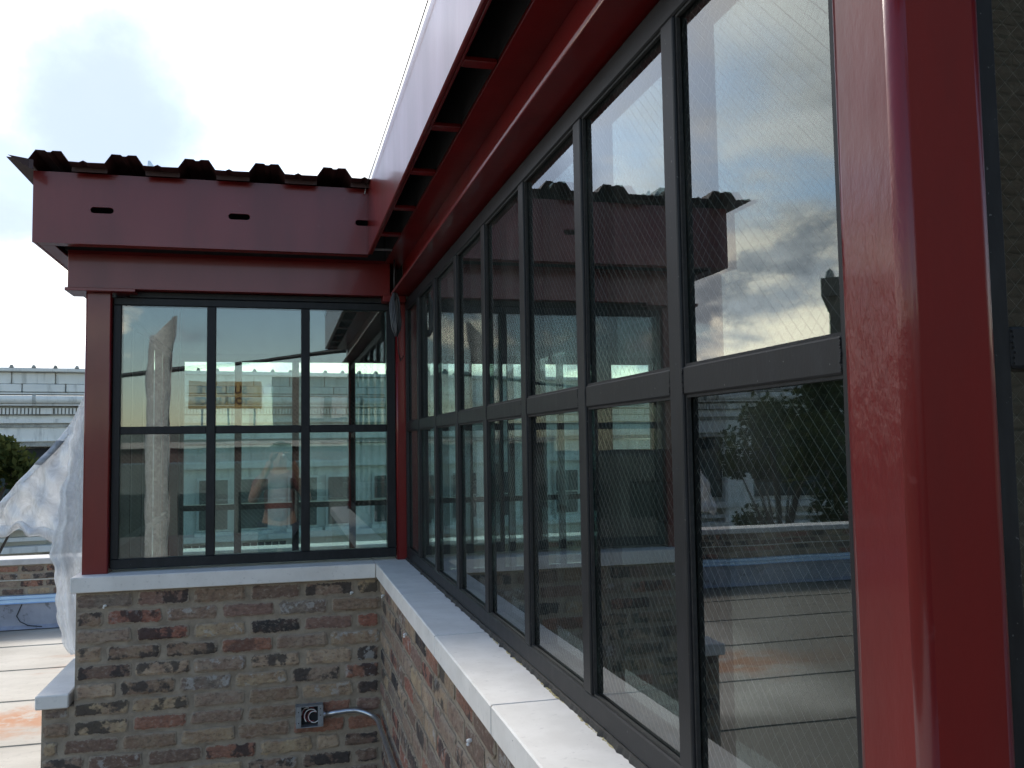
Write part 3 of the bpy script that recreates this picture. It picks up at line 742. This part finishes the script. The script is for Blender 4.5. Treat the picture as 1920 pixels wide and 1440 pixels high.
pts += [(-.139, 3.50, .500), (-.139, 3.2, .498), (-.139, 2.6, .496), (-.139, 1.6, .492), (-.139, .9, .49)]
s = MB().tube(pts, .0098, 12); cd = s.build('conduit', GALV, None, True); tag(cd, 'bent silver electrical conduit leaving the junction box and turning along the right wall', 'conduit')
for (P, lab) in (((-1.1697, 3.757, 1.003), 'white plastic wall plug high at the left of the far brick wall'), ((-.2362, 3.757, 1.002), 'white plastic wall plug high at the right of the far brick wall'),
                 ((-.124, 2.955, .985), 'white wall plug on the long brick wall, the farther one'), ((-.124, 1.926, .966), 'white wall plug on the long brick wall beside a black brick, the nearer one'), ((-.124, 3.62, 1.005), 'tiny white wall plug in the inner brick corner')):
    s = MB(); s.blob(P, .006, 2, (1.2, .8, .8)); s.blob((P[0]-.004, P[1]-.004, P[2]-.006), .004, 1)
    tag(s.build('wall_plug', PLUG), lab, 'wall plug')
# ------------------------------------------------------------------ plastic sheet
ps = empty('plastic_sheet', (-1.45, 4.5, .7), 'milky plastic sheet billowing out beyond the left red column', 'plastic sheet')
def sheet(outline_fn, nu, nv, name, m, parent, th=.0012):
    s = MB(); rows = []
    for j in range(nv+1):
        rows.append([outline_fn(i/nu, j/nv) for i in range(nu+1)])
    s.grid(rows)
    o = s.build(name, m, parent, True, True); sm = o.modifiers.new('thickness', 'SOLIDIFY'); sm.thickness = th
    return o
def interp(tab, t):
    for (t0, v0), (t1, v1) in zip(tab, tab[1:]):
        if t <= t1: k = (t-t0)/(t1-t0) if t1 > t0 else 0; return v0+(v1-v0)*k
    return tab[-1][1]
# flap: rows by height. left edge slants from the column down to the left
def flap(u, v):
    z = 1.875-(1.875-1.205)*v
    xl = interp([(0, -1.392), (.2, -1.462), (.37, -1.5387), (.52, -1.6144), (.74, -1.745), (1, -1.86)], v); xr = -1.37
    x = xl+(xr-xl)*u
    y = 4.5+.05*math.sin(9*x+5*z)*(1-u*.5)+.018*math.sin(38*(x+z*.9))*(v**1.2)+.012*math.sin(60*x-20*z)*v+.12*(1-u)*v
    zb = z-.030*math.sin(u*9+1)*v**8-.008*math.sin(u*31)*v**6 + .01*(1-u)*v
    return (x, y, zb)
sheet(flap, 64, 40, 'flap', PLASTIC, ps)
def hem(u, v):
    P0 = Vector(flap(.0, u*.98)); d = Vector((.030, -.006, -.004))
    return tuple(P0+Vector((0, -.004, 0))+d*v)
sheet(hem, 40, 3, 'folded_hem', PLASTIC, ps)
def gather(u, v):
    P0 = Vector(flap(u, .93+.07*v)); return (P0.x, P0.y-.008-.012*math.sin(v*math.pi), P0.z+.006*math.sin(u*22)+.010*math.sin(u*9))
sheet(gather, 60, 6, 'gathered_hem', PLASTIC, ps)
def strip(u, v):
    z = 1.80-(1.80-.70)*v
    xl = interp([(0, -1.40), (.25, -1.445), (.54, -1.492), (.61, -1.505), (.76, -1.478), (.85, -1.492), (.92, -1.466), (1, -1.435)], v)+.006*math.sin(v*31)+.004*math.sin(v*70)
    xr = -1.33
    x = xl+(xr-xl)*u
    y = 4.40+.03*math.sin(u*7+z*3)+.012*math.sin(u*23+z*9)
    return (x, y, z)
sheet(strip, 20, 60, 'hanging_strip', PLASTIC, ps)
def flank(u, v):
    y = 5.36+.86*u; z = 2.20-1.48*v
    return (-1.305+.02*math.sin(y*11+z*3)-.02*math.sin(z*7+y), y, z)
sheet(flank, 50, 30, 'hanging_strip', PLASTIC, ps)
def tape(u, v):
    P0 = Vector(flap(0, .345+.165*u)); return tuple(P0+Vector((.034*v-.001, -.012, -.004*v)))
sheet(tape, 4, 1, 'tape_patch', TAPE, ps)

# ------------------------------------------------------------------ parapet wall
pp = empty('parapet_wall', (-3, 9.05, 0), 'low roof-edge parapet of brick with pale coping and sky-tinted metal flashing', 'parapet')
PY = 9.05
B('mortar_bed', MORTAR, pp, -13.5, 8.5, PY+.01, PY+.26, 0.0, .57)
B('coping', CAP, pp, -13.6, 8.6, PY-.02, PY+.30, .570, .624, bev=.006)
MB().prism([(-13.5, PY+.012, 0.004), (-13.5, PY-.09, .008), (-13.5, PY-.035, .035), (-13.5, PY-.02, .225), (-13.5, PY+.012, .225)], (22, 0, 0)).build('base_flashing', LAV, pp)
MB().prism([(-13.5, PY+.008, .300), (-13.5, PY-.028, .296), (-13.5, PY-.034, .236), (-13.5, PY-.042, .228), (-13.5, PY-.030, .2255), (-13.5, PY+.008, .2265)], (22, 0, 0)).build('metal_flashing', BLUE, pp)
MB().tube([(-13.5, PY-.036, .268), (8.5, PY-.036, .268)], .004, 6).build('flashing_fold', BLUE, pp)
B('reglet_strip', GALV, pp, -13.5, 8.5, PY-.004, PY+.0095, .430, .438)
lay(pp, '-y', PY+.0085, -8.2, 4.2, .568, .31)
# crack on the base flashing
s = MB().tube([(-2.78, PY-.024, .22), (-2.80, PY-.03, .17), (-2.82, PY-.033, .12), (-2.79, PY-.04, .07), (-2.72, PY-.055, .035), (-2.6, PY-.07, .02)], .004, 5)
s.build('crack', DARK, pp)

# ------------------------------------------------------------------ white terracotta building across the street
tb = empty('terracotta_building', (-8, 29.7, -7), 'long white terracotta building across the street with heavy cornice and dentils', 'building', rz=R(9.2))
def H(z): return z+7
def part(name, m, *q, bev=0.0): return B(name, m, tb, *q, bev=bev)
X0, X1 = -26, 24
part('wall', TERRA, X0, X1, .5, 12, 0, H(1.70))
part('wall', TERRA, X0, X1, .0, 12, H(1.72), H(3.95))
part('roof_cap', TERRA, X0, X1, -.35, .5, H(3.965), H(4.08), bev=.02)
x = X0
L_blk = bpy.data.meshes.new('x')
k = 0
while x < X1:
    # attic blocks, band blocks: each stone a part
    if x < 14:
        part('cornice_block', TERRA, x+.012, x+1.155, -.16, -.0, H(3.61), H(3.955), bev=.015)
        part('cornice_block', TERRA, x+.30, x+1.44, -.26-.02, -.0, H(3.36), H(3.595), bev=.02)
        s = MB().prism([(x+.53, -.37, H(4.085)), (x+.65, -.37, H(4.085)), (x+.63, -.37, H(4.15)), (x+.57, -.37, H(4.17))], (0, .2, 0)); s.build('knob', TERRAD, tb)
        s = MB().prism([(x+1.11, -.37, H(4.085)), (x+1.23, -.37, H(4.085)), (x+1.21, -.37, H(4.15)), (x+1.15, -.37, H(4.17))], (0, .2, 0)); s.build('knob', TERRAD, tb)
    x += 1.166
s = MB().tube([(X0, -.25, H(3.13)), (X1, -.25, H(3.13))], .14, 10); s.build('torus_moulding', TERRA, tb, True)
part('string_course', TERRA, X0, X1, -.34, 0, H(3.285), H(3.335)); part('string_course', TERRA, X0, X1, -.32, 0, H(2.95), H(2.985))
x = X0; k = 0
while x < X1:
    q_ = MB(); q_.tube([(x, -.25, H(3.13)), (x+.09, -.25, H(3.13))], .165, 10); q_.build('ribbon_tie', TERRAD, tb); k += 1
    x += (.42, 2.1, 1.5)[k % 3]
part('dentil_band', TERRAD, X0, X1, -.06, 0, H(2.66), H(2.945))
s = MB(); x = X0; k = 0
while x < X1:
    k += 1
    if k % 12 == 0: s.box(x, x+.33, -.18, -.061, H(2.70), H(2.88)); x += .39
    else: s.box(x, x+.066, -.18, -.061, H(2.70), H(2.88)); x += .1
tag(s.build('dentils', TERRA, tb), kind='stuff')
part('string_course', TERRA, X0, X1, -.14, 0, H(2.43), H(2.56)); part('frieze_ornament', TERRAD, X0, X1, -.05, 0, H(2.30), H(2.41)); part('string_course', TERRA, X0, X1, -.10, 0, H(1.88), H(1.90))
part('frieze_ornament', TERRAD, X0, X1, -.04, 0, H(1.735), H(1.86))
# wide openings, pier by pier, left part; narrow sash windows on the right part
def sash(x, zb, zt, wd_):
    f = part('window', TERRA, x-.07, x+wd_+.07, .30, .44, H(zb)-.07, H(zt)+.07)
    MB().box(x, x+wd_, .24, .299, H(zb), H((zb+zt)/2)-.03).build('pane', DGLASS, f)
    MB().box(x, x+wd_, .20, .299, H((zb+zt)/2)+.03, H(zt)).build('pane', DGLASS, f)
    part('window_sill', TERRA, x-.15, x+wd_+.15, .05, .5, H(zb)-.20, H(zb)-.075)
xx = -25.0
while xx < 0.5:
    f = part('shop_window', DARK, xx, xx+3.6, .34, .49, H(-.40), H(1.68))
    MB().box(xx+.1, xx+3.5, .30, .339, H(-.32), H(1.28)).build('pane', DGLASS, f)
    MB().box(xx+1.75, xx+1.85, .26, .299, H(-.32), H(1.28)).build('glazing_bar', DARK, f)
    part('pier', TERRA, xx+3.6, xx+4.6, .0, .49, H(-7), H(1.70))
    xx += 4.6
part('ledge', TERRA, X0, .8, -.1, .49, H(-.75), H(-.55)); part('ledge', TERRA, X0, .8, .1, .49, H(-1.1), H(-.98)); part('ledge', TERRA, X0, X1, -.15, .49, H(-1.42), H(-1.24))
part('wall_panel', TERRA, .95, X1, .2, .49, H(.92), H(1.69))
for k in range(14): sash(2.1+k*1.28+(k//2)*.35, -1.05, .55, .88)
for k in range(9): 
    f = part('grid_window', DGLASS, -12+k*2.3, -12+k*2.3+1.4, .40, .49, H(-3.2), H(-1.55))
    for j in range(1, 6): MB().box(-12+k*2.3+j*.233-.015, -12+k*2.3+j*.233+.015, .37, .399, H(-3.2), H(-1.55)).build('glazing_bar', TERRA, f)
# dark brick tower further left (seen mirrored in the near pane)
def pol(az, dist): return (CX+math.sin(R(az))*dist, math.cos(R(az))*dist)
tx, ty = -22.25, 34.1
tw = empty('brick_tower', (tx, ty, -7), 'dark brick tower with jagged parapet mirrored beside the near red column', 'tower', rz=R(37))
zt_ = 8.75+7
B('wall', TOWERB, tw, -6.2, -.3, 0, 5, 0, zt_-1.0); B('cornice', TOWERB, tw, -6.5, 0, -.3, 5.2, zt_-.99, zt_-.2)
for k in range(11): MB().prism([(-6.4+k*.58, -.3, zt_-.19), (-6.0+k*.58, -.3, zt_-.19), (-6.05+k*.58, -.3, zt_+.05), (-6.2+k*.58, -.3, zt_+.2), (-6.35+k*.58, -.3, zt_+.05)], (0, .4, 0)).build('merlon', TERRAD, tw)
for k in range(3):
    for j in range(3):
        f = B('window', TERRAD, tw, -5.6+k*1.8, -4.6+k*1.8, -.05, .0, zt_-3.2-j*2.2, zt_-1.9-j*2.2); MB().box(-5.5+k*1.8, -4.7+k*1.8, -.07, -.051, zt_-3.1-j*2.2, zt_-2.0-j*2.2).build('pane', DGLASS, f)
# ------------------------------------------------------------------ trees
def tree(x, y, h, cr, seed, label, n=5200, leaf=.11, base=-7, zmin=.35):
    q = random.Random(seed); e_ = empty('tree', (x, y, base), label, 'tree', 'street trees')
    t = MB(); t.tube([(x, y, base), (x+.1, y, base+h*.25), (x-.05, y+.1, base+h*.5), (x, y, base+h*.85)], [.22, .17, .12, .04], 8)
    cl = []
    for i in range(26):
        a_ = q.uniform(0, 6.28); zr = q.uniform(zmin, 1); rr = cr*math.sqrt(max(0, 1-((zr-.66)/.40)**2))*q.uniform(.45, 1.0)
        p = Vector((x+rr*math.cos(a_), y+rr*math.sin(a_), base+h*zr)); cl.append((p, q.uniform(.45, .95)*cr*.42))
        z0_ = base+h*max(.25, zr-.3); t.tube([(x, y, z0_), tuple((Vector((x, y, z0_))+p)/2+Vector((0, 0, .2))), tuple(p)], [.06, .04, .015], 5)
    t.build('trunk', BARK, e_, True)
    vs, fs = [], []
    for i in range(n):
        c, r1 = q.choice(cl); d = Vector((q.gauss(0, 1), q.gauss(0, 1), q.gauss(0, .8))); d = d.normalized()*r1*q.random()**.4
        c2 = c+d; a_ = Vector((q.gauss(0, 1), q.gauss(0, 1), q.gauss(0, 1))).normalized(); b_ = a_.orthogonal().normalized(); s_ = leaf*q.uniform(.6, 1.3)
        k = len(vs); vs += [c2-a_*s_, c2+b_*s_*.5, c2+a_*s_, c2-b_*s_*.5]; fs.append((k, k+1, k+2, k+3))
    me = bpy.data.meshes.new('crown'); me.from_pydata([tuple(v) for v in vs], [], fs); link('crown', me, LEAF, e_)
    return e_
tx, ty = pol(-16.6, 25); tree(tx, ty, 8.9, 1.35, 1, 'street tree whose crown edges in at the far left before the white building', 3600, zmin=.80)
tx, ty = pol(-33.0, 19); tree(tx, ty, 9.9, 2.5, 2, 'broad leafy street tree mirrored in the lower near pane', 15000, .09, zmin=.18)
tx, ty = pol(-28.5, 22); tree(tx, ty, 9.2, 1.7, 3, 'smaller street tree mirrored left of the broad one', 8000, .09)

# ------------------------------------------------------------------ what stands behind the camera, mirrored in the glass
bw = empty('neighbour_brick_wall', (3, -2.0, 0), 'tall dark brick wall mirrored in the window beyond the near column', 'brick wall')
B('mortar_bed', NMORT, bw, 1.15, 6.0, -2.3, -2.0015, 0, 5.2)
DFULL = []
for m_ in FULL[:5]:
    c_ = m_.copy(); c_.materials.clear(); c_.materials.append(NBRICK); DFULL.append(c_)
def flip_lay():
    k = 0; z = 4.9
    while z > .3:
        x = 2.25+(.105 if k % 2 else 0)
        while x < 3.1:
            o = bpy.data.objects.new('brick', rnd.choice(DFULL)); col.objects.link(o); o.parent = bw
            o.rotation_euler = (0, rnd.uniform(-.012, .012), math.pi); o.location = Vector((x+.1, -2.0, z))-ORG[bw.name]; x += .2115
        z -= .0677; k += 1
flip_lay()
gb = empty('grey_street_building', (2, -62, -7), 'beige and grey buildings mirrored in the end window behind the photographer', 'building')
B('wall', BEIGE, gb, -1.2, 14, -70, -62, -7, 6.9); B('wall', GREYB, gb, -14, 14, -61.9, -60, -7, 3.2); B('wall', PINKB, gb, -16, 16, -48, -46, -7, 1.6); B('parapet_band', CAP, gb, -16, 16, -45.99, -45.7, 1.61, 1.95)
for k in range(8):
    f = B('window', CAP, gb, -.2+k*1.7, .9+k*1.7, -61.95+.0, -61.88, 3.8, 5.4) if k else None
for k in range(10): B('window', DGLASS, gb, -14+k*2.9, -12.6+k*2.9, -45.98, -45.9, -1.2, .8)
rb = empty('low_roof_building', (-9, -35, -7), 'low white building with a row of windows mirrored lower in the end window', 'building')
B('wall', GREYB, rb, -20, 15, -40, -35, -7, .9)
for k in range(12): B('window', DGLASS, rb, -18+k*2.6, -16.6+k*2.6, -34.99, -34.9, -2.4, -.4)
bb = empty('billboard', (-4.2, -59, -7), 'yellow billboard with two lines of dark lettering on a far roof, mirrored', 'billboard')
B('board', YELLOW, bb, -6.9, -1.9, -58.9, -58.7, 4.35, 6.35); 
for x in (-6, -4.2, -2.4): MB().tube([(x, -58.98, 3.0), (x, -58.98, 6.2)], .07, 6).build('post', GALVD, bb)
def words(txt, x, y, z, size, parent, m, ry=math.pi):
    cu = bpy.data.curves.new('t', 'FONT'); cu.body = txt; cu.size = size; cu.extrude = .02; cu.offset = .02; cu.align_x = 'CENTER'
    o = bpy.data.objects.new('t', cu); col.objects.link(o); me = bpy.data.meshes.new_from_object(o.evaluated_get(bpy.context.evaluated_depsgraph_get())); bpy.data.objects.remove(o)
    me.materials.clear(); me.transform(Matrix.Translation((x, y, z)) @ Matrix.Rotation(ry, 4, 'Z') @ Matrix.Rotation(math.pi/2, 4, 'X'))
    return link('lettering', me, m, parent)
words('SUBLETTE', -4.6, -58.67, 5.45, .78, bb, INK); words('YOUR SPACE', -4.6, -58.67, 4.70, .62, bb, INK)
wp = empty('wrapped_post', (-1.86, -3.0, 0), 'tall post wrapped in white plastic, mirrored as a pale upright strip in the left pane', 'post')
s = MB(); rows = []
for j in range(37):
    z = 2.95*j/36; k = 1.0+.25*max(0, z-2.5)
    rows.append([(-1.86+(.125+.012*math.sin(z*9+a_*3))*k*math.cos(a_*math.pi/6)+(.10*(z-2.5) if z > 2.5 else 0), -3.0+.09*k*math.sin(a_*math.pi/6)+.008*math.sin(z*17+a_), z+(.16*math.cos(a_*math.pi/6) if j == 36 else 0)) for a_ in range(13)])
s.grid(rows); s.build('plastic_wrap', PLUG, wp, True)
B('stake', BARK, wp, -1.90, -1.82, -3.04, -2.96, 0, 2.7)
# aerial cable bundle
pts = [(-15+i, -7.5, 2.70+.135*(-15+i+3.25)+.0035*(i-15)**2) for i in range(31)]
tag(MB().tube(pts, [.035+.01*math.sin(i*2.1) for i in range(31)], 8).build('overhead_cable', RUBBER, None, True), 'thick dark overhead cable mirrored across the end window', 'overhead cable')

# ------------------------------------------------------------------ photographer (mirrored faintly in the end window)
pe = empty('person', (-.53, -.42, 0), 'person in a dusty red shirt holding up a phone, mirrored faintly in the end window', 'person')
def skin(name, verts, edges_, radii, m, parent, sub=2, root=0):
    me = bpy.data.meshes.new(name); me.from_pydata(verts, edges_, []); o = bpy.data.objects.new('tmp', me); col.objects.link(o)
    md = o.modifiers.new('s', 'SKIN')
    for v, r1 in zip(me.skin_vertices[0].data, radii): v.radius = (r1, r1)
    me.skin_vertices[0].data[root].use_root = True
    sb = o.modifiers.new('b', 'SUBSURF'); sb.levels = sub; sb.render_levels = sub
    m2 = bpy.data.meshes.new_from_object(o.evaluated_get(bpy.context.evaluated_depsgraph_get())); bpy.data.objects.remove(o)
    return link(name, m2, m, parent, True, True)
px, py = -.53, -.42
V = [(px, py, .90), (px, py, 1.10), (px, py-.01, 1.26), (px, py, 1.345), (px, py+.012, 1.40),      # pelvis..neck
     (px-.10, py, .84), (px-.11, py+.02, .46), (px-.11, py-.02, .09), (px-.11, py+.14, .035),
     (px+.10, py, .84), (px+.11, py+.03, .46), (px+.11, py, .09), (px+.11, py+.16, .035),
     (px-.175, py, 1.295), (px-.23, py+.13, 1.13), (px-.075, py+.30, 1.49),
     (px+.175, py, 1.295), (px+.24, py+.13, 1.13), (px+.10, py+.30, 1.49),
     (px, py+.015, 1.46), (px, py+.02, 1.535), (px, py+.015, 1.585)]
E_ = [(0, 1), (1, 2), (2, 3), (3, 4), (0, 5), (5, 6), (6, 7), (7, 8), (0, 9), (9, 10), (10, 11), (11, 12), (3, 13), (13, 14), (14, 15), (3, 16), (16, 17), (17, 18), (4, 19), (19, 20), (20, 21)]
Rr = [.125, .12, .14, .10, .055, .085, .058, .042, .035, .085, .058, .042, .035, .06, .040, .027, .06, .040, .027, .068, .078, .055]
skin('body', V, E_, Rr, SKIN, pe)
skin('shirt', [V[0], V[1], V[2], V[3], V[13], tuple((Vector(V[13])+Vector(V[14]))/2), V[16], tuple((Vector(V[16])+Vector(V[17]))/2)], [(0, 1), (1, 2), (2, 3), (3, 4), (4, 5), (3, 6), (6, 7)], [.142, .137, .157, .108, .074, .062, .074, .062], SHIRT, pe)
skin('trousers', [V[0], V[5], V[6], V[7], V[9], V[10], V[11]], [(0, 1), (1, 2), (2, 3), (0, 4), (4, 5), (5, 6)], [.135, .10, .074, .062, .10, .074, .062], JEANS, pe)
s = MB(); s.blob((px, py-.012, 1.565), .098, 3, (.85, 1.0, .82)); s.build('hair', HAIR, pe, True)
s = MB(); s.prism([(px-.013, py+.085, 1.475), (px+.013, py+.085, 1.475), (px, py+.112, 1.475), ], (0, -.012, .045)); s.build('nose', SKIN, pe)
for sx in (-1, 1):
    s = MB(); s.blob((px+sx*.031, py+.082, 1.525), .012, 2); s.build('eye', WIREW, pe, True)
    s = MB(); s.blob((px+sx*.082, py+.01, 1.50), .026, 2, (.4, .8, 1.1)); s.build('ear', SKIN, pe, True)
    bx = -.515+sx*.045; 
    hv = [(px+(-.075 if sx < 0 else .10), py+.30, 1.49), (bx+sx*.02, -.075, 1.535), (bx+sx*.012, -.05, 1.56)]
    s_v = list(hv); ee = [(0, 1), (1, 2)]; rr = [.026, .028, .022]
    for k in range(4):
        b0 = len(s_v); zf = 1.545+k*.019
        s_v += [(bx+sx*.014, -.040, zf), (bx+sx*.006, -.0215, zf+.004), (bx-sx*.016, -.0205+.0, zf+.006), (bx-sx*.026, -.0215, zf+.006)]; ee += [(2, b0), (b0, b0+1), (b0+1, b0+2), (b0+2, b0+3)]; rr += [.0095, .0085, .008, .007]
    b0 = len(s_v); s_v += [(bx+sx*.0, -.055, 1.53), (bx-sx*.012, -.048, 1.55), (bx-sx*.018, -.040, 1.575)]; ee += [(1, b0), (b0, b0+1), (b0+1, b0+2)]; rr += [.012, .0095, .008]
    skin('hand', s_v, ee, rr, SKIN, pe, 2, 1)
ph = B('smartphone', PHONE, None, -.590, -.440, -.020, -.010, 1.558, 1.632, bev=.004, seg=2); tag(ph, 'black phone held sideways by the photographer', 'phone')
